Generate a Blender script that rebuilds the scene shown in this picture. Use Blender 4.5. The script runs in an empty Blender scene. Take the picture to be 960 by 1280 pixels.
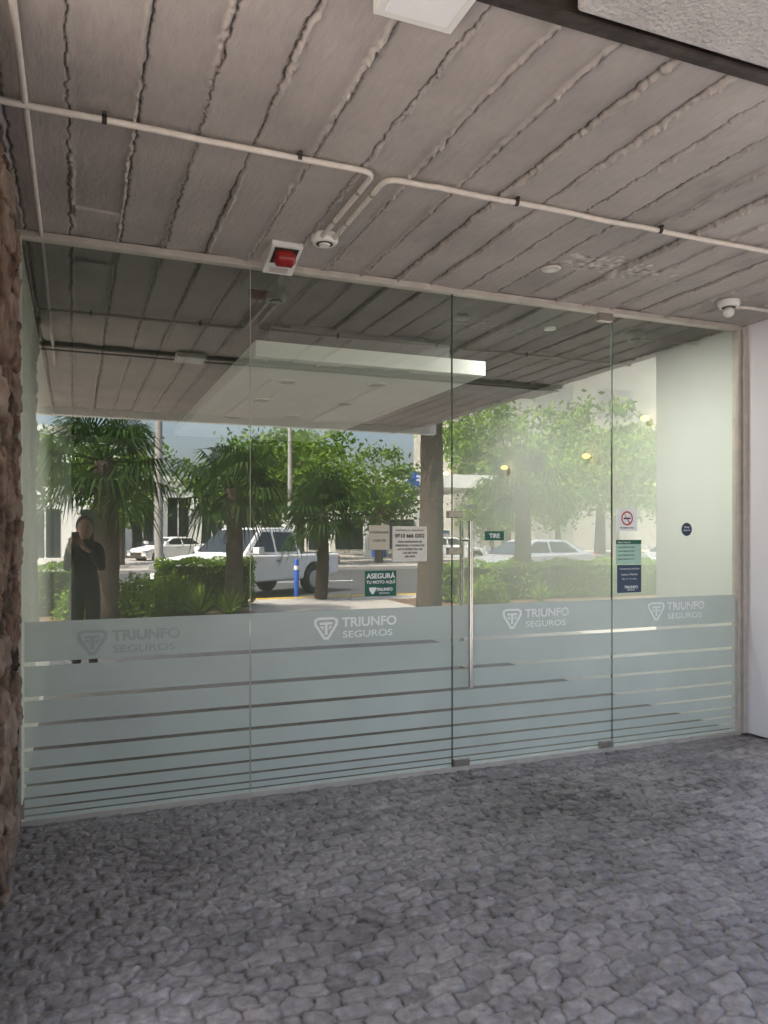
import bpy, math, random
import numpy as np
from mathutils import Vector, Matrix
random.seed(4); rng=np.random.default_rng(7)
sc=bpy.context.scene
H=3.065; GY=4.39
SKY=0.75; SUN=15.0
# ---------------------------------------------------------------- materials
def mat(name,col,rough=0.6,metal=0.0,noise=0.0,nscale=8.0,bump=0.0,bscale=30.0,spec=0.5,emis=None,es=0,stretch=None,two=None):
    m=bpy.data.materials.new(name); m.use_nodes=True
    nt=m.node_tree; b=nt.nodes['Principled BSDF']
    b.inputs['Base Color'].default_value=(*col,1); b.inputs['Roughness'].default_value=rough
    b.inputs['Metallic'].default_value=metal; b.inputs['Specular IOR Level'].default_value=spec
    if emis: b.inputs['Emission Color'].default_value=(*emis,1); b.inputs['Emission Strength'].default_value=es
    tc=nt.nodes.new('ShaderNodeTexCoord'); vec=tc.outputs['Object']
    if stretch:
        mp=nt.nodes.new('ShaderNodeMapping'); mp.inputs['Scale'].default_value=stretch
        nt.links.new(vec,mp.inputs['Vector']); vec=mp.outputs['Vector']
    if noise>0 or two:
        n=nt.nodes.new('ShaderNodeTexNoise'); n.inputs['Scale'].default_value=nscale; n.inputs['Detail'].default_value=6
        nt.links.new(vec,n.inputs['Vector'])
        r=nt.nodes.new('ShaderNodeValToRGB'); r.color_ramp.elements[0].position=0.3; r.color_ramp.elements[1].position=0.7
        c2=two if two else tuple(min(1,c*(1+noise)) for c in col)
        c1=col if two else tuple(c*(1-noise) for c in col)
        r.color_ramp.elements[0].color=(*c1,1); r.color_ramp.elements[1].color=(*c2,1)
        nt.links.new(n.outputs['Fac'],r.inputs['Fac']); nt.links.new(r.outputs['Color'],b.inputs['Base Color'])
    if bump>0:
        n=nt.nodes.new('ShaderNodeTexNoise'); n.inputs['Scale'].default_value=bscale; n.inputs['Detail'].default_value=8
        nt.links.new(vec,n.inputs['Vector'])
        bp=nt.nodes.new('ShaderNodeBump'); bp.inputs['Strength'].default_value=bump; bp.inputs['Distance'].default_value=0.02
        nt.links.new(n.outputs['Fac'],bp.inputs['Height']); nt.links.new(bp.outputs['Normal'],b.inputs['Normal'])
    return m
def attr_mat(name,attr,ramp,rough,bump,bscale,stretch=(1,1,1),noise_amt=0.25,nscale=3,distance=0.01,big=0.0):
    m=bpy.data.materials.new(name); m.use_nodes=True; nt=m.node_tree; b=nt.nodes['Principled BSDF']; L=nt.links.new
    b.inputs['Roughness'].default_value=rough
    a=nt.nodes.new('ShaderNodeAttribute'); a.attribute_name=attr
    r=nt.nodes.new('ShaderNodeValToRGB'); els=r.color_ramp.elements
    while len(els)<len(ramp): els.new(0.5)
    for e,(p,c) in zip(els,ramp): e.position=p; e.color=(*c,1)
    L(a.outputs['Fac'],r.inputs['Fac'])
    tc=nt.nodes.new('ShaderNodeTexCoord'); mp=nt.nodes.new('ShaderNodeMapping'); mp.inputs['Scale'].default_value=stretch
    L(tc.outputs['Object'],mp.inputs['Vector'])
    n=nt.nodes.new('ShaderNodeTexNoise'); n.inputs['Scale'].default_value=bscale; n.inputs['Detail'].default_value=9; n.inputs['Roughness'].default_value=0.65
    L(mp.outputs['Vector'],n.inputs['Vector'])
    n2=nt.nodes.new('ShaderNodeTexNoise'); n2.inputs['Scale'].default_value=nscale; n2.inputs['Detail'].default_value=5
    L(tc.outputs['Object'],n2.inputs['Vector'])
    def scale_fac(src,amt):
        mr=nt.nodes.new('ShaderNodeMapRange'); mr.inputs['From Min'].default_value=0.3; mr.inputs['From Max'].default_value=0.7
        mr.inputs['To Min'].default_value=1-amt; mr.inputs['To Max'].default_value=1+amt; L(src,mr.inputs['Value']); return mr.outputs['Result']
    mu=nt.nodes.new('ShaderNodeMath'); mu.operation='MULTIPLY'; L(scale_fac(n2.outputs['Fac'],noise_amt),mu.inputs[0]); L(scale_fac(n.outputs['Fac'],noise_amt*0.6),mu.inputs[1])
    vm=nt.nodes.new('ShaderNodeVectorMath'); vm.operation='SCALE'; L(r.outputs['Color'],vm.inputs[0]); L(mu.outputs[0],vm.inputs['Scale'])
    L(vm.outputs[0],b.inputs['Base Color'])
    bp=nt.nodes.new('ShaderNodeBump'); bp.inputs['Strength'].default_value=bump; bp.inputs['Distance'].default_value=distance
    L(n.outputs['Fac'],bp.inputs['Height']); L(bp.outputs['Normal'],b.inputs['Normal'])
    return m
def leafmat(name,c1,c2):
    m=bpy.data.materials.new(name); m.use_nodes=True; nt=m.node_tree; L=nt.links.new
    for n in list(nt.nodes): nt.nodes.remove(n)
    o=nt.nodes.new('ShaderNodeOutputMaterial'); d=nt.nodes.new('ShaderNodeBsdfDiffuse'); t=nt.nodes.new('ShaderNodeBsdfTranslucent')
    g=nt.nodes.new('ShaderNodeNewGeometry'); r=nt.nodes.new('ShaderNodeValToRGB')
    r.color_ramp.elements[0].color=(*c1,1); r.color_ramp.elements[1].color=(*c2,1)
    L(g.outputs['Random Per Island'],r.inputs['Fac'])
    mx=nt.nodes.new('ShaderNodeMixShader'); mx.inputs[0].default_value=0.35
    L(r.outputs['Color'],d.inputs['Color']); L(r.outputs['Color'],t.inputs['Color']); L(d.outputs[0],mx.inputs[1]); L(t.outputs[0],mx.inputs[2]); L(mx.outputs[0],o.inputs[0])
    return m
def glassmat(name,base,mult,tint):
    m=bpy.data.materials.new(name); m.use_nodes=True; nt=m.node_tree; L=nt.links.new
    for n in list(nt.nodes): nt.nodes.remove(n)
    o=nt.nodes.new('ShaderNodeOutputMaterial'); t=nt.nodes.new('ShaderNodeBsdfTransparent'); g=nt.nodes.new('ShaderNodeBsdfGlossy')
    t.inputs['Color'].default_value=(*tint,1); g.inputs['Roughness'].default_value=0.0; g.inputs['Color'].default_value=(0.98,1.0,0.95,1)
    f=nt.nodes.new('ShaderNodeFresnel'); f.inputs['IOR'].default_value=1.5
    ma=nt.nodes.new('ShaderNodeMath'); ma.operation='MULTIPLY_ADD'; ma.use_clamp=True; ma.inputs[1].default_value=mult; ma.inputs[2].default_value=base
    L(f.outputs[0],ma.inputs[0])
    mx=nt.nodes.new('ShaderNodeMixShader'); L(ma.outputs[0],mx.inputs[0]); L(t.outputs[0],mx.inputs[1]); L(g.outputs[0],mx.inputs[2]); L(mx.outputs[0],o.inputs[0])
    return m
def filmmat(name,col,alpha):
    m=bpy.data.materials.new(name); m.use_nodes=True; nt=m.node_tree; L=nt.links.new
    for n in list(nt.nodes): nt.nodes.remove(n)
    o=nt.nodes.new('ShaderNodeOutputMaterial'); t=nt.nodes.new('ShaderNodeBsdfTransparent')
    d=nt.nodes.new('ShaderNodeBsdfDiffuse'); tr=nt.nodes.new('ShaderNodeBsdfTranslucent')
    tc=nt.nodes.new('ShaderNodeTexCoord'); n=nt.nodes.new('ShaderNodeTexNoise'); n.inputs['Scale'].default_value=2.2; n.inputs['Detail'].default_value=8
    L(tc.outputs['Object'],n.inputs['Vector']); r=nt.nodes.new('ShaderNodeValToRGB')
    r.color_ramp.elements[0].position=.3; r.color_ramp.elements[1].position=.7
    r.color_ramp.elements[0].color=(*[c*0.93 for c in col],1); r.color_ramp.elements[1].color=(*[min(1,c*1.05) for c in col],1)
    L(n.outputs['Fac'],r.inputs['Fac'])
    L(r.outputs['Color'],d.inputs['Color']); L(r.outputs['Color'],tr.inputs['Color'])
    m1=nt.nodes.new('ShaderNodeMixShader'); m1.inputs[0].default_value=0.25; L(d.outputs[0],m1.inputs[1]); L(tr.outputs[0],m1.inputs[2])
    m2=nt.nodes.new('ShaderNodeMixShader'); m2.inputs[0].default_value=alpha; L(t.outputs[0],m2.inputs[1]); L(m1.outputs[0],m2.inputs[2]); L(m2.outputs[0],o.inputs[0])
    return m

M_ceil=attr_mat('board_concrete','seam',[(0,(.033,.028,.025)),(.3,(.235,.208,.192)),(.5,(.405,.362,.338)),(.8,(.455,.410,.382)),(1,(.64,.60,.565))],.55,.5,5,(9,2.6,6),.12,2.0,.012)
M_iceil_shade=attr_mat('shaded_interior_concrete','seam',[(0,(.02,.02,.02)),(.3,(.07,.068,.066)),(.5,(.11,.106,.10)),(1,(.19,.185,.18))],.7,.4,5,(9,2.6,6),.10,2.0,.012)  # copy of the porch board concrete, interior shade darkened into its colour
M_stucco=mat('stucco',(.52,.49,.48),.85,noise=.12,nscale=5,bump=.9,bscale=60)
M_cob=attr_mat('cobbles','stone',[(0,(.045,.039,.038)),(.2,(.14,.124,.124)),(.6,(.265,.240,.242)),(1,(.40,.368,.368))],.6,.8,34,(1,1,1),.14,1.1,.014)
M_pave=mat('pavement',(.36,.335,.31),.8,noise=.12,nscale=3,bump=.3)
M_asph=mat('asphalt',(.055,.055,.057),.85,noise=.2,nscale=6,bump=.3,bscale=80)
M_soil=mat('soil',(.12,.075,.045),.95,noise=.3,nscale=4,bump=.4)
M_grassg=mat('grassland',(.09,.10,.045),.95,noise=.3,nscale=.5,bump=.2)
M_white=mat('white_plaster',(.82,.82,.78),.7,noise=.03,nscale=2,bump=.06,bscale=40)
M_iwhite=mat('interior_wall_paint',(.72,.74,.69),.7,noise=.03,nscale=2,bump=.06,bscale=40)
M_iback_shade=mat('interior_back_wall_shaded',(.34,.34,.31),.7,noise=.05,nscale=2,bump=.06,bscale=40)  # wall colour darkened so the back of the room looks less lit
M_lav=mat('lavender_white_paint',(.82,.80,.85),.6,noise=.02,nscale=2,bump=.05,bscale=60)
M_frame=mat('cream_aluminium',(.55,.50,.45),.45,metal=.2,noise=.1,nscale=12,bump=.05)
M_steel=mat('brushed_steel',(.62,.61,.58),.22,metal=1,noise=.05,nscale=20,stretch=(1,1,8))
M_patch=mat('steel_patch',(.42,.38,.33),.35,metal=.8,noise=.1,nscale=30)
M_cond=mat('conduit_paint',(.66,.60,.54),.5,noise=.08,nscale=20,bump=.08)
M_dark=mat('dark_steel',(.045,.035,.03),.7,noise=.4,nscale=12,bump=.3)
M_plas=mat('white_plastic',(.75,.74,.70),.4,noise=.04,nscale=20)
M_red=mat('red_lens',(.28,.02,.02),.15,noise=.25,nscale=30)
M_glass=glassmat('storefront_glass',.19,1.4,(.86,.92,.88))
M_edge=mat('glass_edge',(.05,.075,.06),.2,noise=.1,nscale=30)
M_film=filmmat('frosted_film',(.63,.70,.68),.86)
M_logo=mat('logo_vinyl',(.94,.95,.94),.5,noise=.02,nscale=20)
M_logog=mat('logo_vinyl_grey',(.42,.47,.46),.5,noise=.02,nscale=20)
M_ifloor=mat('interior_floor',(.07,.058,.05),.25,noise=.15,nscale=3)
M_paper=mat('paper',(.78,.76,.68),.7,noise=.02,nscale=20)
M_dgreen=mat('sign_green',(.01,.12,.08),.4,noise=.05,nscale=20)
M_navy=mat('sign_navy',(.03,.06,.12),.4,noise=.05,nscale=20)
M_mint=mat('sign_mint',(.45,.68,.55),.5,noise=.05,nscale=20)
M_ink=mat('ink',(.05,.05,.05),.6,noise=.05,nscale=20)
M_redink=mat('red_ink',(.55,.03,.03),.6,noise=.05,nscale=20)
M_warm=mat('warm_lamp',(1,.7,.3),.5,emis=(1,.66,.22),es=2.6,noise=.02)
M_lens=mat('downlight_lens',(.55,.53,.48),.3,noise=.05)
M_trunk=mat('palm_trunk',(.065,.048,.035),.95,noise=.4,nscale=6,bump=1,bscale=18,stretch=(1,1,4))
M_bark=mat('bark',(.12,.09,.07),.9,noise=.3,nscale=6,bump=.8,bscale=12)
M_palm=leafmat('palm_leaf',(.012,.030,.010),(.05,.085,.025))
M_leaf=leafmat('tree_leaf',(.06,.13,.02),(.20,.30,.06))
M_hedge=leafmat('hedge_leaf',(.07,.15,.02),(.26,.38,.05))
M_core=mat('hedge_core',(.02,.035,.012),.95,noise=.3,nscale=8)
M_carw=mat('car_paint_white',(.80,.80,.80),.25,noise=.01,nscale=3)
M_cars=mat('car_paint_silver',(.45,.46,.48),.25,metal=.5,noise=.01,nscale=3)
M_cgl=mat('car_glass',(.02,.025,.03),.05,noise=.05,nscale=3)
M_palewin=mat('pale_window',(.30,.29,.27),.3,noise=.15,nscale=1.5)  # window tone paled to lower contrast in the reflection
M_tyre=mat('tyre',(.02,.02,.02),.8,noise=.1,nscale=20)
M_hub=mat('hub',(.5,.5,.5),.35,metal=.7,noise=.05)
M_blue=mat('blue_paint',(.02,.10,.45),.4,noise=.05)
M_yel=mat('yellow_paint',(.65,.42,.03),.5,noise=.05)
M_skin=mat('skin',(.30,.18,.13),.6,noise=.05,nscale=10)
M_cloth=mat('dark_clothing',(.012,.012,.014),.85,noise=.2,nscale=12,bump=.2)
M_hair=mat('hair',(.02,.013,.01),.6,noise=.2,nscale=40)
M_stone=attr_mat('stone_wall','stone',[(0,(.015,.010,.008)),(.2,(.065,.038,.026)),(.6,(.165,.098,.066)),(1,(.26,.195,.155))],.85,.9,14,(1,1,1),.35,6,.03)
M_bld=mat('facade_paint',(.40,.385,.34),.8,noise=.10,nscale=.4)
M_brick=mat('sign_board_paint',(.42,.30,.25),.85,noise=.15,nscale=6,bump=.3)
# ---------------------------------------------------------------- builders
def link(o,parent=None):
    sc.collection.objects.link(o)
    if parent: o.parent=parent
    return o
def empty(name,loc=(0,0,0),rz=0):
    e=bpy.data.objects.new(name,None); e.location=loc; e.rotation_euler=(0,0,rz); e.empty_display_size=.2; return link(e)
class MB:
    def __init__(s): s.v=[]; s.f=[]; s.m=[]; s.mats=[]; s.sm=[]
    def mi(s,m):
        if m not in s.mats: s.mats.append(m)
        return s.mats.index(m)
    def add(s,vs,fs,m,smooth=False):
        b=len(s.v); s.v+= [tuple(v) for v in vs]; i=s.mi(m)
        for f in fs: s.f.append(tuple(b+k for k in f)); s.m.append(i); s.sm.append(smooth)
    def box(s,x0,x1,y0,y1,z0,z1,m):
        s.add([(x0,y0,z0),(x1,y0,z0),(x1,y1,z0),(x0,y1,z0),(x0,y0,z1),(x1,y0,z1),(x1,y1,z1),(x0,y1,z1)],
              [(0,3,2,1),(4,5,6,7),(0,1,5,4),(1,2,6,5),(2,3,7,6),(3,0,4,7)],m)
    def tube(s,pts,rads,m,n=12,cap=True,smooth=True):
        pts=[Vector(p) for p in pts]; vs=[]; fs=[]
        if not hasattr(rads,'__len__'): rads=[rads]*len(pts)
        prev=None
        for i,p in enumerate(pts):
            d=(pts[min(i+1,len(pts)-1)]-pts[max(i-1,0)]).normalized()
            if prev is None:
                a=d.orthogonal().normalized()
            else: a=(prev-d*prev.dot(d)).normalized()
            prev=a; b=d.cross(a)
            for k in range(n):
                t=2*math.pi*k/n; vs.append(p+(a*math.cos(t)+b*math.sin(t))*rads[i])
        for i in range(len(pts)-1):
            for k in range(n):
                fs.append((i*n+k,i*n+(k+1)%n,(i+1)*n+(k+1)%n,(i+1)*n+k))
        s.add(vs,fs,m,smooth)
        if cap:
            s.add(vs[:n],[tuple(range(n))[::-1]],m); s.add(vs[-n:],[tuple(range(n))],m)
    def sphere(s,c,r,m,nu=16,nv=10,sc_=(1,1,1)):
        vs=[];fs=[]
        for j in range(nv+1):
            ph=math.pi*j/nv
            for i in range(nu):
                th=2*math.pi*i/nu; vs.append((c[0]+r*sc_[0]*math.sin(ph)*math.cos(th),c[1]+r*sc_[1]*math.sin(ph)*math.sin(th),c[2]+r*sc_[2]*math.cos(ph)))
        for j in range(nv):
            for i in range(nu): fs.append((j*nu+i,(j+1)*nu+i,(j+1)*nu+(i+1)%nu,j*nu+(i+1)%nu))
        s.add(vs,fs,m,True)
    def prism(s,prof,y0,y1,m):  # profile in (x,z)
        n=len(prof); vs=[(x,y0,z) for x,z in prof]+[(x,y1,z) for x,z in prof]
        fs=[tuple(range(n)),tuple(range(2*n-1,n-1,-1))]+[(i,n+i,n+(i+1)%n,(i+1)%n) for i in range(n)]
        s.add(vs,fs,m)
    def make(s,name,parent=None,bevel=0,loc=None,rz=0):
        me=bpy.data.meshes.new(name); me.from_pydata(s.v,[],s.f); 
        for m in s.mats: me.materials.append(m)
        me.polygons.foreach_set('material_index',s.m); me.polygons.foreach_set('use_smooth',s.sm); me.update()
        o=bpy.data.objects.new(name,me); link(o,parent)
        if loc: o.location=loc
        o.rotation_euler=(0,0,rz)
        if bevel:
            b=o.modifiers.new('b','BEVEL'); b.width=bevel; b.segments=2; b.limit_method='ANGLE'
        return o
def box(name,x0,x1,y0,y1,z0,z1,m,parent=None,bevel=0):
    b=MB(); b.box(x0,x1,y0,y1,z0,z1,m); return b.make(name,parent,bevel)
def text(name,s,x,y,z,size,m,parent,align='LEFT',off=0,rz=0,ext=0.0005,sx=1):
    c=bpy.data.curves.new(name,'FONT'); c.body=s; c.size=size; c.align_x=align; c.offset=off; c.extrude=ext
    c.materials.append(m); o=bpy.data.objects.new('lettering' if name=='t' else name,c); link(o,parent); o.location=(x,y,z); o.rotation_euler=(math.pi/2,0,rz); o.scale=(sx,1,1); return o
def heightfield(name,X,Y,P,attrs,m,flip=False,parent=None):
    ny,nx=P.shape[:2]; me=bpy.data.meshes.new(name)
    me.vertices.add(nx*ny); me.vertices.foreach_set('co',P.reshape(-1).astype(np.float32))
    i=np.arange(nx*ny).reshape(ny,nx)
    q=np.stack([i[:-1,:-1],i[:-1,1:],i[1:,1:],i[1:,:-1]],-1).reshape(-1,4)
    if flip: q=q[:,::-1]
    nf=len(q); me.loops.add(nf*4); me.loops.foreach_set('vertex_index',q.reshape(-1).astype(np.int32))
    me.polygons.add(nf); me.polygons.foreach_set('loop_start',(np.arange(nf)*4).astype(np.int32)); me.polygons.foreach_set('loop_total',np.full(nf,4,np.int32))
    me.update(calc_edges=True); me.polygons.foreach_set('use_smooth',np.ones(nf,bool))
    for k,a in attrs.items():
        at=me.attributes.new(k,'FLOAT','POINT'); at.data.foreach_set('value',a.reshape(-1).astype(np.float32))
    me.materials.append(m); me.validate(); o=bpy.data.objects.new(name,me); return link(o,parent)
def vnoise(x,y,seed,s):
    r=np.random.default_rng(seed); T=r.random((256,256))
    x=x*s+50; y=y*s+50; xi=np.floor(x).astype(int); yi=np.floor(y).astype(int); fx=x-xi; fy=y-yi
    fx=fx*fx*(3-2*fx); fy=fy*fy*(3-2*fy); g=lambda a,b:T[a%256,b%256]
    return (g(xi,yi)*(1-fx)+g(xi+1,yi)*fx)*(1-fy)+(g(xi,yi+1)*(1-fx)+g(xi+1,yi+1)*fx)*fy-.5
def cells(u,v,seed,jit,cheb=.5):
    r=np.random.default_rng(seed); J=r.random((128,128,2)); C=r.random((128,128))
    ui0=np.floor(v).astype(int); f1=np.full(u.shape,9.); f2=np.full(u.shape,9.); cid=np.zeros(u.shape); cx=np.zeros(u.shape); cy=np.zeros(u.shape)
    for dj in(-1,0,1):
        vj=ui0+dj; off=(vj%2)*.5; uu=u-off; ub=np.floor(uu).astype(int)
        for di in(-1,0,1):
            ui=ub+di; a=vj%128; b=ui%128
            px=ui+.5+off+(J[a,b,0]-.5)*jit; py=vj+.5+(J[a,b,1]-.5)*jit
            dx=u-px; dy=v-py; d=np.maximum(np.abs(dx),np.abs(dy))*cheb+np.sqrt(dx*dx+dy*dy)*(1-cheb)
            n=d<f1; f2=np.where(n,f1,np.minimum(f2,d)); cid=np.where(n,C[a,b],cid); cx=np.where(n,dx,cx); cy=np.where(n,dy,cy); f1=np.where(n,d,f1)
    return f1,f2,cid,cx,cy
# ---------------------------------------------------------------- ceiling
def board_ceiling(name,x0,x1,y0,y1,dx,dy,parent=None,z0=H,m=None):
    xs=np.arange(x0,x1+dx,dx); xs[-1]=x1; ys=np.arange(y0,y1+dy,dy); ys[-1]=y1
    X,Y=np.meshgrid(xs,ys); W=.232
    wob=vnoise(X*0+3,Y,1,1.2)*.020+vnoise(X*0+7,Y,2,14)*.006
    u0=(X+.02)/W; wob2=vnoise(np.round(u0)*7.3,Y,3,22)*.012+vnoise(np.round(u0)*4.1,Y,4,55)*.009
    u=(X+wob+wob2+.02)/W; bi=np.round(u); d=(u-bi)*W; cell=np.floor(u).astype(int)
    r=np.random.default_rng(5); hs=r.normal(0,.005,400); tl=r.normal(0,.03,400)
    z=hs[cell%400]+tl[cell%400]*((u-cell)-.5)*W*1.0
    jag=vnoise(bi*9.7+X*8,Y,11,30)+.5; jag2=vnoise(bi*5.3+X*20,Y,12,75)+.5; big=vnoise(bi*3.1,Y,13,1.6)+.5
    on=np.clip((big-.1)*2.4,0.12,1); side=np.where(r.random(400)[bi.astype(int)%400]>.5,1,-1)
    amp=(jag*jag*1.6+jag2*1.1)*on
    ridge=np.exp(-(np.abs(d*side-.006)/.0075)**2)*amp*.014
    cw=.003+.005*jag2*on
    groove=np.exp(-((d*side+.007)/cw)**2)*(.35+jag2)*.013
    z=-z-ridge+groove+vnoise(X,Y,21,9)*.003+vnoise(X,Y,26,3)*.005+vnoise(X,Y*.3,22,35)*.001
    seam=.58+ridge*19-groove*42+vnoise(X,Y*.25,23,30)*.08+vnoise(X,Y,24,3)*.18+(hs[cell%400]*9)
    pd=np.sqrt(((X-2.95)/.38)**2+((Y-3.68)/.13)**2)+vnoise(X,Y,31,18)*.9
    pat=np.clip((1-pd)*6,0,1); z=z+pat*.005; seam=np.where(pat>.5,.66+vnoise(X,Y,32,40)*1.0,seam)
    P=np.stack([X,Y,z0+z],-1)
    return heightfield(name,X,Y,P,{'seam':np.clip(seam,0,1)},m or M_ceil,True,parent)
building=empty('commercial_building')
board_ceiling('porch_ceiling',-.45,4.78,1.93,4.42,.0055,.007,building)
board_ceiling('interior_ceiling',-.30,4.72,4.42,13.2,.011,.05,building,m=M_iceil_shade)
board_ceiling('porch_ceiling_front',-2.6,4.78,-1.5,1.80,.011,.04,building,H-.005)
box('roof_slab',-2.7,4.95,-1.55,13.4,H+.06,H+.75,M_stucco,building)  # unseen left overhang extended to keep the sun off the porch
box('slab_edge',-2.72,4.97,-1.62,-1.5,H-.10,H+.77,M_white,building,.01)
b=MB(); b.box(-.5,4.78,1.90,1.955,H-.03,H+.05,M_dark); b.box(-.5,4.78,1.875,1.90,H-.055,H-.045,M_dark); b.make('steel_joint_angle',building)
box('stucco_band',1.35,4.78,1.35,1.86,H-.05,H+.04,M_stucco,building,.01)
# ---------------------------------------------------------------- walls
box('right_wall_interior',4.66,4.9,4.44,13.3,0,H+.05,M_iwhite,building)
box('right_wall_porch',4.70,4.92,3.45,4.44,0,H+.05,M_lav,building,.004)
box('left_wall_interior',-.6,-.27,4.46,13.3,0,H+.05,M_iwhite,building)
box('back_wall',-.6,4.9,13.2,13.4,0,H+.05,M_iback_shade,building)
box('pilaster',-.27,-.05,11.2,11.45,0,H,M_iwhite,building)
box('wall_mass_left',-2.7,-.6,2.42,13.4,0,H+.7,M_bld,building)
box('interior_floor',-.27,4.66,4.40,13.2,-.05,.004,M_ifloor,building)
ip=empty('suspended_ceiling_panel')
ip_=box('panel',1.13,2.9,5.14,9.7,2.70,2.81,mat('panel_paint',(.88,.88,.84),.6,noise=.02,nscale=3,bump=.03),ip,.004)
box('plenum_neck',1.3,2.75,5.45,9.5,2.81,2.99,M_iceil_shade,ip)
box('hanger_box',1.5,2.6,5.6,9.3,2.99,H+.02,M_iceil_shade,ip)
for n_ in('plenum_neck','hanger_box'):
    o=bpy.data.objects[n_]; o.data.attributes.new('seam','FLOAT','POINT').data.foreach_set('value',[.9]*8)
def arealamp(name,x,y,z,r,p,col,parent):
    l=bpy.data.lights.new(name,'AREA'); l.shape='DISK'; l.size=r*2; l.energy=p; l.color=col; o=bpy.data.objects.new(name,l); link(o,parent); o.location=(x,y,z)
for k,(x,y) in enumerate([(1.55,5.9),(2.25,5.75),(1.55,6.8),(2.3,6.7),(2.05,7.6),(1.5,7.9)]):
    b=MB(); b.tube([(x,y,2.702),(x,y,2.690)],[.085,.08],M_plas,20); b.tube([(x,y,2.6895),(x,y,2.688)],[.062,.062],M_lens,20); b.make('downlight_%d'%k,ip)
    if k in(1,2,5): arealamp('downlight_added_fill_%d'%k,x,y,2.682,.055,15,(1,.96,.90),ip)  # area lights added at three downlights to brighten the interior walls
for k,(x,y) in enumerate([(3.35,4.95),(3.5,7.4)]):  # added fittings and lamps that brighten the interior right wall
    e=empty('added_fill_downlight'); b=MB(); b.tube([(x,y,H+.03),(x,y,H-.014)],[.045,.045],M_plas,20); b.make('ring',e)
    arealamp('lamp',x,y,H-.018,.04,(42,24)[k],(1,.96,.90),e)
for k,(y,z) in enumerate([(5.34,2.5),(6.17,2.25),(7.7,2.26),(9.2,2.3)]):
    e=empty('wall_sconce'); b=MB(); b.tube([(4.66,y,z),(4.60,y,z)],[.014,.014],M_plas,10); b.sphere((4.59,y,z),.040,M_warm,12,8,(1,1,.6)); b.make('shade_and_bulb',e)
# stone wall
ys=np.arange(2.42,4.38,.008); zs=np.arange(-.02,H+.03,.008); Yg,Zg=np.meshgrid(ys,zs)
wy=Yg+vnoise(Yg,Zg,41,5)*.12; wz=Zg+vnoise(Yg,Zg,42,5)*.12
f1,f2,cid,cx,cy=cells(wy/.30,wz/.19,9,.85)
e=np.clip((f2-f1)*5,0,1); e=e*e*(3-2*e)
hgt=e*(.02+.03*cid)+cx*(cid-.5)*.06*e+vnoise(Yg,Zg,43,16)*.024+vnoise(Yg,Zg,44,45)*.014
stw=empty('stone_wall')
heightfield('stone_face',Yg,Zg,np.stack([-.305+hgt,Yg,Zg],-1),{'stone':np.clip(e*(.25+.7*cid)+vnoise(Yg,Zg,45,20)*.5,0,1)},M_stone,False,stw)
box('stone_core',-.6,-.325,2.44,4.46,0,H+.02,M_stone,stw)
# ---------------------------------------------------------------- porch floor
xs=np.arange(-1.0,5.4,.008); ys=np.arange(1.7,4.41,.008); X,Y=np.meshgrid(xs,ys)
wx=X+vnoise(X,Y,51,1.3)*.10+vnoise(X,Y,55,9)*.03+vnoise(X,Y,61,28)*.012; wyy=Y+vnoise(X,Y,52,.9)*.14+.04*np.sin(X*2.4)+vnoise(X,Y,56,9)*.028+vnoise(X,Y,62,28)*.012
f1,f2,cid,cx,cy=cells(wx/.108,wyy/.080,3,.45,.95)
e=np.clip((f2-f1)*5.0,0,1); e=e*(2-e)
h=e*(.006+.006*cid)+(cx*(cid-.5)*.022+cy*((cid*7.3)%1-.5)*.022)*e+vnoise(X,Y,53,40)*.008+vnoise(X,Y,54,80)*.005
h-=h.max()
big=vnoise(X,Y,57,.8)*.30+vnoise(X,Y,58,2.5)*.2
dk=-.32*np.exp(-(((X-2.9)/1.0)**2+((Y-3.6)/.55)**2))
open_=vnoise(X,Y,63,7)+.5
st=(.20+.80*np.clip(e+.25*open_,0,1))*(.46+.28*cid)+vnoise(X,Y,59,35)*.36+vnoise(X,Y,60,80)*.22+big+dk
ground=empty('porch_paving')
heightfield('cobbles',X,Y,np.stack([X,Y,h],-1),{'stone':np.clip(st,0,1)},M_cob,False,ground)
box('paving_front',-2.6,5.4,-2.2,1.7,-.06,-.012,M_pave,ground)
box('paving_left',-2.6,-1.0,1.7,2.42,-.06,-.012,M_pave,ground)
box('threshold',-.27,4.66,4.37,4.405,-.03,.012,M_frame,ground)
# ---------------------------------------------------------------- glass storefront
sf=empty('glass_storefront')
def pane(name,x0,x1,z0,z1,parent):
    b=MB(); b.add([(x0,GY,z0),(x1,GY,z0),(x1,GY,z1),(x0,GY,z1)],[(0,1,2,3)],M_glass); return b.make(name,parent)
XS=[-.255,.935,2.233,3.483,4.62]
pane('pane_1',XS[0],XS[1]-.002,.012,H-.03,sf); pane('pane_2',XS[1]+.002,XS[2]-.004,.012,H-.03,sf); pane('pane_4',XS[3]+.004,XS[4],.012,H-.03,sf)
door=empty('glass_door'); pane('door_pane',XS[2]+.004,XS[3]-.004,.015,H-.035,door)
b=MB()
for x,w in((XS[1],.0014),(XS[2],.0035),(XS[3],.003)): b.box(x-w,x+w,GY-.003,GY+.009,.012,H-.03,M_edge if w>.002 else M_frame)
b.make('glass_edges',sf)
b=MB(); b.box(-.27,4.66,GY-.035,GY+.03,H-.036,H+.0,M_frame); b.box(4.622,4.655,GY-.03,GY+.03,.0,H-.037,M_frame); b.box(4.657,4.698,GY-.05,GY+.045,.0,H-.012,M_frame); b.box(-.275,-.257,GY-.02,GY+.02,0,H-.037,M_frame); b.make('frame',sf,.003)
gaps=[(.820,.022),(.640,.021),(.505,.019),(.378,.018),(.275,.016),(.192,.014),(.124,.012),(.072,.010),(.034,.008)]
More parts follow.
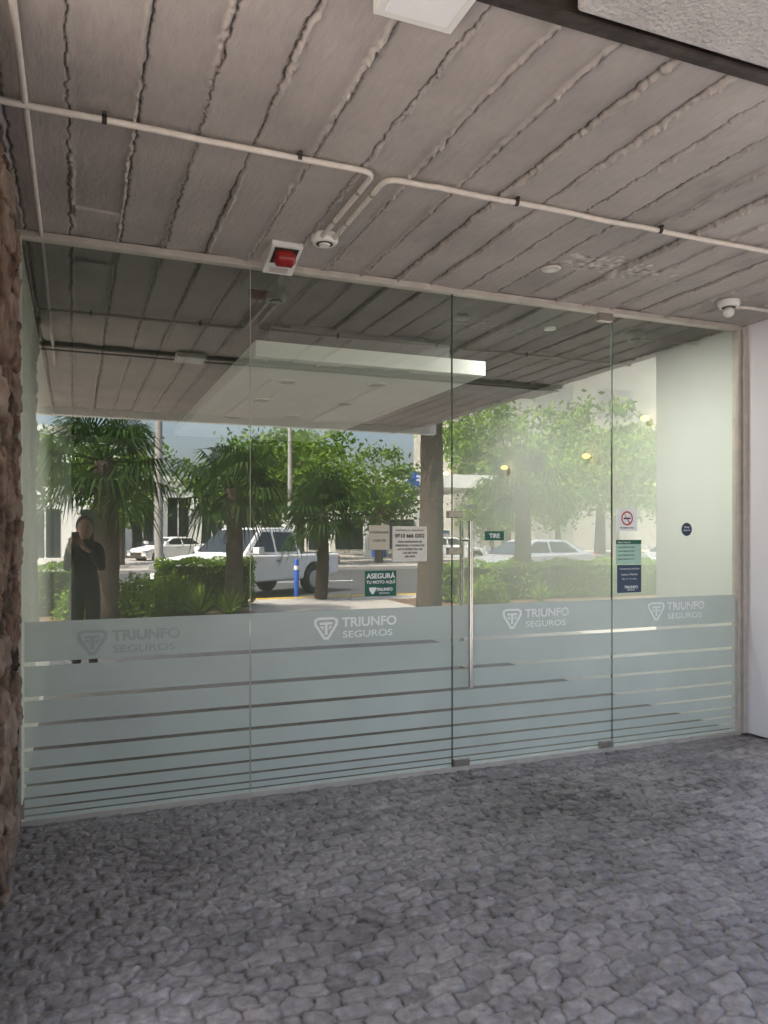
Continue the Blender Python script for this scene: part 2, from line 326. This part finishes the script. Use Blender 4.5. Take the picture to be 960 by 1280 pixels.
def film(x0,x1,parent,name):
    top=1.04; b=MB(); Yf=GY-.003
    for z,t in gaps+[(.010,.004)]:
        b.add([(x0,Yf,z+t/2),(x1,Yf,z+t/2),(x1,Yf,top),(x0,Yf,top)],[(0,1,2,3)],M_film); top=z-t/2
    b.make(name,parent)
film(XS[0]+.01,XS[1]-.004,sf,'film_1'); film(XS[1]+.004,XS[2]-.006,sf,'film_2'); film(XS[3]+.006,XS[4]-.002,sf,'film_4'); film(XS[2]+.006,XS[3]-.006,door,'film_door')
b=MB()
b.box(2.20,2.30,GY-.02,GY+.02,1.60,1.645,M_patch); b.box(2.20,2.30,GY-.02,GY+.02,1.365,1.41,M_patch)
b.box(3.36,3.48,GY-.02,GY+.02,H-.09,H-.036,M_patch); b.box(3.37,3.48,GY-.022,GY+.022,.012,.06,M_patch); b.box(2.24,2.35,GY-.022,GY+.022,.012,.06,M_patch)
b.make('patch_fittings',door,.003)
b=MB()
for s in(-1,1):
    yy=GY+s*.06; b.tube([(2.335,yy,.52),(2.335,yy,1.58)],.016,M_steel,20)
    for z in(.64,1.46): b.tube([(2.335,GY,z),(2.335,yy,z)],.010,M_steel,12)
b.make('pull_handle',door)
def logo(x,z,parent,m,s=1.0):
    e=bpy.data.objects.new('logo_decal',None); link(e,parent); e.location=(x,GY-.006,z)
    o=[(-.0,.062),(.03,.075),(.12,.075),(.15,.062),(.15,.03),(.09,-.06),(.06,-.06),(0,.03)]
    i=[(.018,.055),(.035,.06),(.115,.06),(.132,.055),(.132,.035),(.082,-.043),(.068,-.043),(.018,.035)]
    b=MB(); n=8; b.add([(p[0],0,p[1]) for p in o]+[(p[0],0,p[1]) for p in i],[(k,(k+1)%n,n+(k+1)%n,n+k) for k in range(n)],m)
    b.box(.035,.115,-.0005,0,.030,.045,m); b.box(.066,.084,-.0005,0,-.03,.030,m)
    b.add([(.035,0,.022),(.058,0,.022),(.058,0,-.005)],[(0,1,2)],m); b.add([(.092,0,.022),(.115,0,.022),(.092,0,-.005)],[(0,1,2)],m)
    b.make('shield',e)
    text('brand_line','TRIUNFO',.175,0,.014,.078,m,e,off=.0022,sx=1.08); text('second_line','SEGUROS',.178,0,-.052,.056,m,e,off=.0006,sx=1.36)
    e.scale=(s,1,s)
logo(.01,.91,sf,M_logog,1.0); logo(1.315,.925,sf,M_logo); logo(2.60,.93,door,M_logo,.98); logo(3.795,.935,sf,M_logo,.98)
def sheet(name,x0,x1,z0,z1,m,parent=None):
    e=empty(name); b=MB(); b.box(x0,x1,GY-.004,GY-.003,z0,z1,m); b.make('sheet',e); return e
YT=GY-.0055
p=sheet('paper_notice',1.82,2.055,1.325,1.545,M_paper)
text('t','ASISTENCIA AL ASEGURADO',1.9375,YT,1.515,.015,M_ink,p,'CENTER'); text('t','0810 666 0302',1.9375,YT,1.475,.033,M_ink,p,'CENTER',.0008)
for k,l in enumerate(['PARA DENUNCIAS DE','SINIESTROS Y CONSULTAS','LAS 24 HORAS DEL DIA','LOS 365 DIAS','DEL ANO']): text('t',l,1.9375,YT,1.443-k*.023,.0165,M_ink,p,'CENTER',.0003)
p=sheet('paper_card',1.665,1.80,1.40,1.55,mat('cream_card',(.60,.57,.45),.7,noise=.03)); text('t','MOSTRADOR',1.733,YT,1.50,.02,M_ink,p,'CENTER'); text('t','CLIENTES',1.733,YT,1.45,.02,M_ink,p,'CENTER')
p=sheet('green_insurance_sign',1.64,1.845,1.115,1.272,M_dgreen)
text('t','ASEGURÁ',1.742,YT,1.225,.043,M_logo,p,'CENTER',.001); text('t','TU MOTO AQUÍ',1.742,YT,1.193,.026,M_logo,p,'CENTER',.0005); text('t','TRIUNFO',1.765,YT,1.148,.026,M_logo,p,'CENTER',.0008); text('t','SEGUROS',1.765,YT,1.128,.016,M_logo,p,'CENTER')
b=MB(); b.add([(1.665,YT,1.17),(1.71,YT,1.17),(1.71,YT,1.155),(1.692,YT,1.128),(1.683,YT,1.128),(1.665,YT,1.155)],[(0,1,2,3,4,5)],M_logo); b.make('shield',p)
p=sheet('door_pull_sign',2.47,2.612,1.455,1.515,M_dgreen); text('t','TIRE',2.541,YT,1.472,.040,M_logo,p,'CENTER',.001)
p=empty('door_push_lettering'); text('t','EMPUJE',2.30,YT,1.66,.035,M_logog,p)
p=sheet('no_smoking_sign',3.52,3.70,1.517,1.677,M_logo)
b=MB(); N=32; ring=lambda r,k:(3.61+r*math.cos(2*math.pi*k/N),YT,1.607+r*math.sin(2*math.pi*k/N))
b.add([ring(.050,k) for k in range(N)]+[ring(.040,k) for k in range(N)],[(k,(k+1)%N,N+(k+1)%N,N+k) for k in range(N)],M_redink)
b.add([(3.578,YT-.0003,1.645),(3.586,YT-.0003,1.638),(3.642,YT-.0003,1.569),(3.634,YT-.0003,1.577-.015)],[(0,1,2,3)],M_redink); b.box(3.58,3.64,YT,YT+.0003,1.601,1.612,M_ink); b.make('symbol',p); text('t','PROHIBIDO FUMAR',3.61,YT,1.535,.014,M_ink,p,'CENTER')
p=sheet('green_poster',3.515,3.735,1.283,1.455,M_mint); b=MB(); b.box(3.515,3.735,YT,YT+.0003,1.425,1.455,M_dgreen); b.make('band',p)
text('t','Nuevo horario',3.53,YT,1.432,.018,M_logo,p)
for k in range(4): text('t','Lunes a Viernes 8 a 16 hs',3.53,YT,1.40-k*.028,.014,M_ink,p)
p=sheet('navy_poster',3.525,3.735,1.083,1.279,M_navy); text('t','HORARIOS DE ATENCION',3.63,YT,1.245,.0145,M_logo,p,'CENTER')
text('t','Lunes a Viernes',3.63,YT,1.205,.022,M_logo,p,'CENTER'); text('t','09 a 13 - 17 a 20 hs',3.63,YT,1.175,.016,M_logo,p,'CENTER'); text('t','TRIUNFO',3.645,YT,1.112,.028,M_logo,p,'CENTER',.0006); text('t','SEGUROS',3.645,YT,1.096,.015,M_logo,p,'CENTER')
p=empty('round_sticker'); b=MB(); b.tube([(4.15,GY-.003,1.53),(4.15,GY-.004,1.53)],.048,M_navy,28); b.make('disc',p); text('t','Estoy',4.15,YT,1.54,.022,M_logo,p,'CENTER'); text('t','asegurado',4.15,YT,1.52,.016,M_logo,p,'CENTER')
# ---------------------------------------------------------------- ceiling fittings
def arc_path(pts,r=.05):
    out=[Vector(pts[0])]
    for i in range(1,len(pts)-1):
        p=Vector(pts[i]); a=(Vector(pts[i-1])-p).normalized(); c=(Vector(pts[i+1])-p).normalized()
        s=p+a*r; e=p+c*r
        for k in range(7):
            t=k/6; out.append(s*(1-t)**2+p*2*t*(1-t)+e*t*t)
    out.append(Vector(pts[-1])); return out
zc=H-.028
cd=empty('electrical_conduit'); b=MB()
def wavy(p0,p1,n=10):
    return [Vector(p0).lerp(Vector(p1),i/n)+Vector((0,random.uniform(-.004,.004),random.uniform(-.004,.003))) for i in range(n+1)]
b.tube(wavy((-.30,3.03,zc),(1.05,3.05,zc),7)[:-1]+arc_path([(1.04,3.05,zc),(1.185,3.05,zc),(1.185,3.80,zc)],.07),.0125,M_cond,12)
b.tube([Vector((1.25,3.80,zc))]+arc_path([(1.25,3.7,zc),(1.25,3.08,zc),(1.45,3.08,zc)],.07)+wavy((1.5,3.075,zc),(4.70,3.12,zc),14),.0125,M_cond,12)
b.tube(wavy((4.14,3.93,zc),(4.70,3.93,zc),4),.0115,M_cond,12)
b.tube(wavy((-.17,1.2,zc+.005),(-.165,4.34,zc+.005),10),.012,M_cond,12)
for x,y in((.1,3.035),(.85,3.045),(1.9,3.08),(2.75,3.09),(3.6,3.105)):
    b.tube([(x-.009,y,zc),(x+.009,y,zc)],.0155,M_dark,12); b.box(x-.007,x+.007,y-.024,y+.024,zc+.010,zc+.020,M_dark)
for y in(3.25,3.6):
    for x in(1.185,1.25): b.tube([(x,y-.008,zc),(x,y+.008,zc)],.015,M_patch,12)
b.make('pipes',cd)
def dome(name,x,y,bulb):
    e=empty(name); b=MB()
    b.tube([(x,y,H+.0),(x,y,H-.03),(x,y,H-.045)],[.072,.072,.06],M_plas,24); b.tube([(x,y,H-.0455),(x,y,H-.047)],[.045,.045],M_dark,20)
    if bulb: b.sphere((x,y,H-.075),.036,M_plas,16,10)
    else: b.tube([(x,y,H-.047),(x,y,H-.056)],[.03,.026],M_plas,16)
    b.make('fitting',e)
dome('ceiling_lamp',1.215,3.86,False); dome('ceiling_lamp',4.08,3.93,True)
e=empty('broken_ceiling_lamp'); b=MB(); b.tube([(2.6,3.83,H-.004),(2.6,3.83,H-.014)],[.06,.05],M_cond,20); b.tube([(2.6,3.83,H-.0145),(2.6,3.83,H-.016)],[.03,.03],M_plas,16); b.make('fitting',e)
e=empty('square_ceiling_light'); b=MB(); b.box(.80,1.05,1.82,2.075,H-.06,H-.02,M_plas); b.box(.825,1.025,1.845,2.05,H-.063,H-.0601,mat('diffuser',(.82,.82,.82),.4,noise=.02)); b.make('housing',e,.006)
e=empty('junction_box_cover'); b=MB(); b.box(0,.21,3.96,4.06,H-.012,H+.01,M_ceil); me=b.make('cover',e,.003); me.data.attributes.new('seam','FLOAT','POINT').data.foreach_set('value',[.6]*8)
# wedge-shaped alarm light on the ceiling, lens in the sloping underside
e=empty('emergency_alarm_light',(1.055,4.13,H)); b=MB()
y0,y1=-.13,.11; za,zb=-.03,-.105
b.add([(-.085,y0,0),(.085,y0,0),(.085,y1,0),(-.085,y1,0),(-.085,y0,za),(.085,y0,za),(.085,y1,zb),(-.085,y1,zb)],[(3,2,1,0),(4,5,6,7),(0,1,5,4),(1,2,6,5),(2,3,7,6),(3,0,4,7)],M_plas)
nv=Vector((0,-(za-zb),-(y1-y0))).normalized()
def onw(x,t,o): p=Vector((x,y0,za)).lerp(Vector((x,y1,zb)),t)+nv*o; return p
b.add([onw(-.066,.06,.003),onw(.066,.06,.003),onw(.066,.60,.003),onw(-.066,.60,.003)],[(0,1,2,3)],M_dark)
b.tube([onw(-.055,.33,.010),onw(-.04,.33,.012),onw(.04,.33,.012),onw(.055,.33,.010)],[.030,.050,.050,.030],M_red,20)
b.add([onw(-.05,.74,.003),onw(.05,.74,.003),onw(.05,.92,.003),onw(-.05,.92,.003)],[(0,1,2,3)],M_frame)
b.make('housing',e,.003)
# ---------------------------------------------------------------- street behind the viewer
gnd=MB(); gnd.box(-150,150,-220,40,-.30,-.16,M_grassg); gnd.make('ground')
sw=MB(); sw.box(-40,45,-5.0,-2.2,-.155,-.018,M_pave); sw.box(5.4,45,-2.2,13.4,-.155,-.02,M_pave); sw.box(-40,-2.6,-2.2,2.4,-.155,-.02,M_pave); sw.make('sidewalk')
pb=MB(); pb.box(-40,3.2,-7.6,-5.0,-.155,-.01,M_soil); pb.box(6.6,45,-7.6,-5.0,-.155,-.012,M_soil); pb.make('planting_bed')
rp=MB(); rp.box(3.2,6.6,-7.6,-5.0,-.155,-.015,M_pave); rp.box(-40,45,-8.7,-7.6,-.155,-.02,M_pave); rp.make('footpath')
kb=MB(); kb.box(-40,45,-8.85,-8.7,-.155,-.0,M_yel); kb.make('kerb',None,.01)
rd_=MB(); rd_.box(-150,150,-24,-8.85,-.158,-.14,M_asph)
for k in range(-10,12): rd_.box(k*6,k*6+3,-16.6,-16.45,-.14,-.135,M_logo)
rd_.make('road')
fs=MB(); fs.box(-60,80,-60,-24,-.155,-.0,M_pave); fs.make('far_pavement')
def leaves(b,cs,size,m,up=0.3):
    vs=[];fs=[]
    for c in cs:
        n=rng.normal(size=3)+np.array([0,0,up]); n/=np.linalg.norm(n)+1e-6
        a=np.cross(n,rng.normal(size=3)); a/=np.linalg.norm(a)+1e-6; c2=np.cross(n,a); s=size*rng.uniform(.6,1.4)
        k=len(vs); vs+=[tuple(c-a*s),tuple(c+c2*s*.5),tuple(c+a*s),tuple(c-c2*s*.5)]; fs.append((k,k+1,k+2,k+3))
    b.add(vs,fs,m)
def hedge(name,x0,x1,y0,y1,z1,n,m=None,size=.035):
    b=MB(); b.box(x0+.12,x1-.12,y0+.12,y1-.12,0,z1-.12,M_core)
    P=[]
    for _ in range(n):
        p=np.array([rng.uniform(x0,x1),rng.uniform(y0,y1),rng.uniform(.05,z1)])
        f=rng.integers(0,5)
        d=abs(rng.normal(0,.06))
        if f<=1: p[2]=z1-d+.09*math.sin(p[0]*5)*math.sin(p[1]*4+1)
        elif f<=3: p[1]=y1-d+.08*math.sin(p[0]*6)
        elif f==4: p[0]=(x0+d) if rng.random()<.5 else (x1-d)
        P.append(p)
    leaves(b,P,size,m or M_hedge,.6); return b.make(name)
hedge('hedge',1.5,3.4,-7.6,-6.7,.95,6000); hedge('hedge',7.4,13.5,-7.2,-6.2,.85,9000); hedge('hedge',-3,.3,-7.3,-6.4,.9,4000)
def bush(name,x,y,r,h,n):
    b=MB(); P=[]
    for _ in range(n):
        v=rng.normal(size=3); v/=np.linalg.norm(v); v[2]=abs(v[2]); k=rng.uniform(.6,1)*(1+.2*math.sin(v[0]*7)*math.sin(v[1]*8+v[2]*5))
        P.append(np.array([x+v[0]*r*k,y+v[1]*r*k,v[2]*h*k]))
    leaves(b,P,.04,M_hedge,.4); b.sphere((x,y,0),r*.55,M_core,12,8,(1,1,h/r)); b.make(name)
bush('shrub',1.05,-5.7,.55,.75,2500); bush('shrub',1.6,-6.2,.5,.8,2500); bush('shrub',.1,-5.9,.5,.6,1800); bush('shrub',8.2,-5.9,.6,.6,2000)
def blades(name,x,y,n,L):
    b=MB()
    for _ in range(n):
        a=rng.uniform(0,6.28); t=rng.uniform(.15,1.2); d=Vector((math.cos(a)*math.sin(t),math.sin(a)*math.sin(t),math.cos(t))); s=Vector((-math.sin(a),math.cos(a),0))*.018; l=L*rng.uniform(.7,1.1)
        p0=Vector((x,y,0)); p1=p0+d*l*.6; p2=p0+d*l-Vector((0,0,l*.18*t))
        b.add([p0-s,p0+s,p1+s,p1-s,p2],[(0,1,2,3),(3,2,4)],M_hedge)
    b.make(name)
blades('yucca_plant',2.1,-5.5,110,.75); blades('yucca_plant',2.6,-5.3,80,.6); blades('yucca_plant',9.5,-5.6,90,.5)
def palm(name,x,y,hT,r,nf,fl):
    b=MB(); pts=[];rad=[]
    for k in range(15):
        t=k/14; pts.append((x+.05*math.sin(t*3),y+.04*math.sin(t*2),hT*t)); rad.append(r*(1.15-.25*t)*(1+.06*(k%2)))
    b.tube(pts,rad,M_trunk,14)
    top=Vector(pts[-1])
    for _ in range(60):
        a=rng.uniform(0,6.28); z=hT*rng.uniform(.45,1); d=Vector((math.cos(a),math.sin(a),.6)); p=Vector((x,y,z))+d*r*.8
        s=Vector((-math.sin(a),math.cos(a),0))*.025; b.add([p-s,p+s,p+d*.14],[(0,1,2)],M_trunk)
    for i in range(nf):
        a=i*2.4+rng.uniform(-.3,.3); el=math.radians(70-115*(i/nf)+rng.uniform(-8,8))
        d=Vector((math.cos(a)*math.cos(el),math.sin(a)*math.cos(el),math.sin(el))); L=fl*rng.uniform(.75,1.05)
        p1=top+d*L*.5; p1.z-=L*.05; 
        b.tube([top,p1],[.022,.012],M_palm,5,False)
        side=d.cross(Vector((0,0,1))).normalized(); up=side.cross(d).normalized()
        nb=24
        for j in range(nb):
            th=math.radians(-115+230*j/(nb-1)); dd=(d*math.cos(th)+side*math.sin(th)).normalized()
            l=L*.62*rng.uniform(.85,1.05)*(1-.25*abs(th)/2); w=dd.cross(up).normalized()*.024
            q1=p1+dd*l*.6+up*.03; q2=p1+dd*l+Vector((0,0,-l*rng.uniform(.25,.6)))
            b.add([p1,q1-w,q1+w,q2],[(0,1,2),(1,3,2)],M_palm)
    return b.make(name)
palm('palm_tree',.46,-5.4,2.75,.20,26,1.6); palm('palm_tree',2.74,-5.75,2.35,.15,24,1.4); palm('palm_tree',5.25,-8.2,1.95,.13,26,1.35); palm('palm_tree',5.9,-3.75,4.6,.20,26,1.4); palm('palm_tree',9.6,-6.6,2.6,.18,26,1.4)
def treemesh(seed,h,r,n):
    global rng; rng=np.random.default_rng(seed); b=MB()
    b.tube([(0,0,-.1),(.05,0,h*.25),(0,.1,h*.5),(.1,0,h*.8)],[.24,.17,.12,.03],M_bark,10)
    C=[]
    for k in range(34):
        v=rng.normal(size=3); v/=np.linalg.norm(v); q=rng.uniform(.35,1); c=np.array([v[0]*r*q,v[1]*r*q,h*.64+v[2]*h*.34*q]); C.append(c)
        if k%3==0: b.tube([(0,0,h*.35+.2*rng.random()),tuple(c*np.array([.5,.5,1])-np.array([0,0,h*.1])),tuple(c)],[.08,.05,.015],M_bark,6,False)
    P=[]
    for c in C:
        s=rng.uniform(.2,.42)*r*.5
        for _ in range(n): P.append(c+rng.normal(size=3)*s*np.array([1,1,.7]))
    leaves(b,P,.13,M_leaf,.4); o=b.make('tree'); return o
t1=treemesh(1,7,3,140); t2=treemesh(2,6,2.6,140)
t1.location=(10,-27,0); t2.location=(7.5,-27.5,0)
for k,(src,x,y,s) in enumerate([(t1,2,-30,.9),(t2,14.5,-28,1.0),(t1,-2.5,-27,.9),(t2,26,-33,1.2),(t1,31,-30,1.2),(t2,12,-34,1.25),(t1,38,-32,1.3),(t2,-7,-29,1),(t1,24,-26,.85),(t1,46,-36,1.4),(t2,33,-27,1.1),(t1,28,-38,1.6),(t2,36,-38,1.9),(t2,20,-26,.7)]):
    o=bpy.data.objects.new('tree',src.data); link(o); o.location=(x,y,0); o.scale=(s,s,s); o.rotation_euler=(0,0,k*1.7)
def pole(name,x,y,h,r=.11):
    b=MB(); b.tube([(x,y,-.1),(x,y,h)],[r,r*.7],M_pave,12); b.box(x-.9,x+.9,y-.05,y+.05,h-.6,h-.5,M_bark)
    for dx in(-.8,-.3,.3,.8): b.tube([(x+dx,y,h-.5),(x+dx,y,h-.36)],.03,M_plas,8)
    b.make(name)
pole('utility_pole',2.4,-15.9,7.5,.14); pole('utility_pole',8.6,-23.5,8)
def facade(name,x0,x1,y1,h,m,nx,nz,dep=8,gl=None):
    gl=gl or M_cgl; e=empty(name); b=MB(); b.box(x0,x1,y1-dep,y1,0,h,m); b.box(x0-.15,x1+.15,y1-dep,y1+.2,h,h+.3,M_white)
    w=(x1-x0)/nx; fh=h/nz
    for i in range(nx):
        for j in range(nz):
            xa=x0+i*w+w*.2; xb=x0+(i+1)*w-w*.2; za=j*fh+fh*(.28 if j else .02); zb=(j+1)*fh-fh*.22
            b.box(xa,xb,y1+.004,y1+.02,za,zb,gl)
            if gl is M_cgl: b.box(xa-.08,xb+.08,y1+.022,y1+.10,za-.08,za,M_white)
            b.box((xa+xb)/2-.03,(xa+xb)/2+.03,y1+.022,y1+.05,za,zb,M_white if gl is M_cgl else m)
    b.make('facade',e)
facade('white_apartment_building',-14,2.5,-40,7.5,M_white,6,2); facade('apartment_building',29,75,-48,21,M_bld,7,4,gl=M_palewin); facade('low_building',3,12,-44,5,M_white,4,1)
gs=empty('gas_station'); b=MB(); b.box(15.2,25,-44,-33,4.3,5.1,M_white); b.box(18.3,20.2,-32.99,-32.9,4.25,5.2,M_blue)
for x in(16.5,20.5,24): 
    for y in(-35,-42): b.box(x-.2,x+.2,y-.2,y+.2,0,4.3,M_white)
for x in(17.5,22): b.box(x,x+.8,-37,-36.4,0,1.7,M_blue); b.box(x+.08,x+.72,-36.4,-36.37,.9,1.5,M_logo)
b.box(15.5,25,-52,-46,0,3.6,M_white); b.box(16,24.5,-45.99,-45.9,.3,2.6,M_cgl); b.make('canopy',gs)
text('station_lettering','YPF',20.0,-32.85,4.42,.75,M_logo,gs,'LEFT',.02,rz=math.pi)
def vehicle(name,kind,paint,x,y,hd):
    e=empty(name,(x,y,-.14),hd)
    if kind=='pickup':
        wb=(1.72,-1.5); R=.39; W=.93; z0=.42
        prof=[(-2.62,z0+.1),(-2.66,1.08),(1.0,1.10),(1.25,1.12),(2.3,1.02),(2.6,.86),(2.66,.5),(2.55,z0)]
        cab=[(-.95,1.10),(-.85,1.74),(-.6,1.79),(.30,1.79),(.5,1.74),(1.25,1.12)]
    else:
        wb=(1.35,-1.3); R=.32; W=.87; z0=.28
        prof=[(-2.2,z0+.1),(-2.24,.95),(-1.9,1.02),(1.0,.95),(1.9,.80),(2.18,.65),(2.22,.4),(2.1,z0)]
        cab=[(-1.85,1.01),(-1.15,1.40),(-.7,1.45),(.1,1.44),(.35,1.38),(1.1,.94)]
    bottom=[]
    for cx in wb: bottom+=[(cx+(R+.08)*math.cos(a),max(z0,R+(R+.08)*math.sin(a))) for a in [math.pi*k/12 for k in range(13)]]
    b=MB(); b.prism(prof+bottom,-W,W,paint); b.make('body',e,.05)
    b=MB(); n=len(cab); yy=[]
    zb=cab[0][1]; zt=max(z for _,z in cab); vs=[]
    for s in(-1,1):
        for (px,pz) in cab: vs.append((px,s*(W-.05-.20*(pz-zb)/(zt-zb)),pz))
    b.add(vs,[tuple(range(n)),tuple(range(2*n-1,n-1,-1))]+[(i,n+i,n+(i+1)%n,(i+1)%n) for i in range(n-1)],paint); b.make('cab',e,.03)
    b=MB()
    def sidepane(xa0,xa1,xb0,xb1,za,zb2):
        for s in(-1,1):
            f=lambda z:s*(W-.05-.20*(z-zb)/(zt-zb)+.012)
            b.add([(xa0,f(za),za),(xa1,f(za),za),(xb1,f(zb2),zb2),(xb0,f(zb2),zb2)],[(0,1,2,3)],M_cgl)
    if kind=='pickup':
        sidepane(-.80,.02,-.72,.02,1.17,1.68); sidepane(.10,1.02,.10,.42,1.17,1.68)
        fr=[(1.19,1.17),(.53,1.72)]; rr=[(-.95,1.2),(-.88,1.66)]
    else:
        sidepane(-1.45,-.32,-1.0,-.32,1.04,1.37); sidepane(-.25,.82,-.25,.24,1.04,1.37); fr=[(1.04,.98),(.40,1.36)]; rr=[(-1.78,1.06),(-1.2,1.375)]
    for q,o in((fr,.02),(rr,-.02)):
        (xa,za),(xb,zb2)=q; wa=W-.13; wb2=W-.28
        b.add([(xa+o,-wa,za+.015),(xa+o,wa,za+.015),(xb+o,wb2,zb2+.015),(xb+o,-wb2,zb2+.015)],[(0,1,2,3)],M_cgl)
    fx=prof[-2][0]
    b.box(fx-.06,fx+.02,-.5,.5,.55 if kind=='pickup' else .42,.84 if kind=='pickup' else .6,M_dark)
    for s in(-1,1):
        b.box(fx-.22,fx-.0,s*W-.30*(s>0)-.0,s*W+.30*(s<0),.72 if kind=='pickup' else .58,.90 if kind=='pickup' else .70,M_hub)
        b.box(-fx-.02,-fx+.05,min(s*W,s*(W-.15)),max(s*W,s*(W-.15)),.8,1.0,M_red)
        b.box(.80,1.0,min(s*W,s*(W+.2)),max(s*W,s*(W+.2)),zb+.04,zb+.2,paint)
        b.box(-.05,.10,min(s*W,s*(W+.02)),max(s*W,s*(W+.02)),zb-.18,zb-.15,M_dark)
    b.box(fx-.05,fx+.07,-W+.05,W-.05,z0,z0+.12,M_dark)
    if kind=='pickup': b.box(-2.6,-1.0,-W+.07,W-.07,1.09,1.105,M_dark)  # dark sheet on the solid bed imitates the shaded open hollow
    b.make('glazing_and_trim',e,.01)
    b=MB()
    for cx in wb:
        for s in(-1,1):
            b.tube([(cx,s*(W-.24),R),(cx,s*(W-.20),R),(cx,s*(W-.03),R),(cx,s*(W+.0),R)],[R*.9,R,R,R*.93],M_tyre,28)
            b.tube([(cx,s*(W+.0),R),(cx,s*(W+.012),R)],[R*.62,R*.58],M_hub,10); b.box(cx-.5,cx+.5,min(s*.5,s*.66),max(s*.5,s*.66),z0+.02,z0+.3,M_dark)
    b.make('wheels',e)
vehicle('pickup_truck','pickup',M_carw,4.35,-11.4,math.atan2(.58,-.81))
vehicle('parked_car','car',M_cars,13.6,-12.6,math.radians(172))
vehicle('parked_car','car',M_carw,5.0,-36.5,math.radians(150)); vehicle('parked_car','car',M_cars,21,-13.5,math.radians(175)); vehicle('parked_car','car',M_carw,19,-29,math.radians(10))
e=empty('blue_bollard'); b=MB()
for x in(4.98,): b.tube([(x,-9.3,-.14),(x,-9.3,.85),(x,-9.3,.88)],[.06,.06,.04],M_blue,14); b.tube([(x,-9.3,.62),(x,-9.3,.72)],.063,M_logo,14,False)
b.make('post',e)
# ---------------------------------------------------------------- photographer (seen in the reflection)
ph=empty('standing_person',(.10,-.36,0)); ph.scale=(1,1,.975)
def skin(name,V,E,R,m,parent,root=0,sub=2):
    me=bpy.data.meshes.new(name); me.from_pydata(V,E,[]); o=bpy.data.objects.new(name,me); link(o,parent); me.materials.append(m)
    sk=o.modifiers.new('s','SKIN'); sk.use_smooth_shade=True; sd=o.modifiers.new('d','SUBSURF'); sd.levels=sub; sd.render_levels=sub
    for i,r in enumerate(R):
        v=me.skin_vertices[0].data[i]; v.radius=(r,r) if not isinstance(r,tuple) else r; v.use_root=(i==root)
    return o
V=[(0,0,.95),(0,0,1.12),(0,0,1.30),(0,.0,1.42),(0,.01,1.48),
   (.08,0,.90),(.085,.02,.50),(.085,0,.10),(.095,.10,.04),(-.08,0,.90),(-.085,.02,.50),(-.085,0,.10),(-.095,.10,.04),
   (.15,0,1.38),(.175,.07,1.13),(.06,.22,1.33),(-.15,0,1.38),(-.185,.07,1.13),(-.15,.22,1.33)]
E=[(0,1),(1,2),(2,3),(3,4),(0,5),(5,6),(6,7),(7,8),(0,9),(9,10),(10,11),(11,12),(3,13),(13,14),(14,15),(3,16),(16,17),(17,18)]
R=[(.15,.11),(.135,.10),(.15,.105),(.09,.07),.05,.10,.075,.055,.042,.10,.075,.055,.042,.062,.048,.035,.062,.048,.035]
skin('clothed_body',V,E,R,M_cloth,ph)
b=MB(); b.sphere((0,.02,1.60),.105,M_skin,20,14,(.78,.95,1.15)); b.sphere((0,.125,1.59),.018,M_skin,8,6,(.8,1,1.4)); b.tube([(0,.0,1.44),(0,.01,1.54)],.047,M_skin,12)
for s in(-1,1): b.sphere((s*.083,.01,1.60),.022,M_skin,8,6,(.4,.8,1.3)); b.sphere((s*.03,.108,1.615),.011,M_ink,8,6)
b.box(-.02,.02,.105,.115,1.548,1.555,M_redink); b.sphere((0,-.012,1.625),.112,M_hair,20,14,(.86,.95,1.1)); b.sphere((0,-.05,1.50),.10,M_hair,14,10,(1.0,.6,1.5)); b.make('head',ph)
for s,bx in((1,.06),(-1,-.15)):
    hx=-.10+s*.042; V=[(bx,.22,1.33),(hx+s*.02,.265,1.40),(hx+s*.02,.28,1.44)]; E=[(0,1),(1,2)]; R=[.024,.026,.024]
    for k in range(4):
        i=len(V); z=1.425+k*.021; l=(.8,1,1,.85)[k]; V+=[(hx+s*.012,.295,z),(hx-s*.012*l,.312,z+.006),(hx-s*.03*l,.318,z+.008)]; E+=[(2,i),(i,i+1),(i+1,i+2)]; R+=[.009,.008,.007]
    i=len(V); V+=[(hx-s*.002,.270,1.44),(hx-s*.022,.268,1.465)]; E+=[(2,i),(i,i+1)]; R+=[.011,.009]
    skin('hand',V,E,R,M_skin,ph,1,1)
b=MB(); b.box(-.138,-.062,.29,.299,1.40,1.555,M_ink); b.make('phone',ph,.004)
# ---------------------------------------------------------------- light
EL=math.radians(58); AZ=math.radians(290)
v=Vector((math.cos(EL)*math.sin(AZ),math.cos(EL)*math.cos(AZ),math.sin(EL)))
w=bpy.data.worlds.new('World'); sc.world=w; w.use_nodes=True; nt=w.node_tree; bg=nt.nodes['Background']; sky=nt.nodes.new('ShaderNodeTexSky'); sky.sky_type='NISHITA'; sky.sun_disc=False
sky.sun_elevation=EL; sky.sun_rotation=AZ; sky.dust_density=6.0; nt.links.new(sky.outputs[0],bg.inputs[0]); bg.inputs[1].default_value=SKY
ld=bpy.data.lights.new('sun','SUN'); ld.energy=SUN; ld.angle=math.radians(.5); ld.color=(1,.94,.85); so=bpy.data.objects.new('sun',ld); link(so); so.rotation_euler=v.to_track_quat('Z','Y').to_euler()
cam=bpy.data.cameras.new('camera'); co=bpy.data.objects.new('camera',cam); link(co); cam.lens=27; cam.sensor_width=36; cam.shift_y=.021; cam.clip_start=.02; cam.clip_end=600
co.location=(0,0,1.5); co.rotation_euler=(math.radians(90),0,math.radians(-21.9)); sc.camera=co
sc.view_settings.view_transform='Standard'; sc.view_settings.look='None'; sc.view_settings.exposure=0
sc.cycles.transparent_max_bounces=10; sc.cycles.max_bounces=7; sc.cycles.diffuse_bounces=5; sc.cycles.glossy_bounces=3
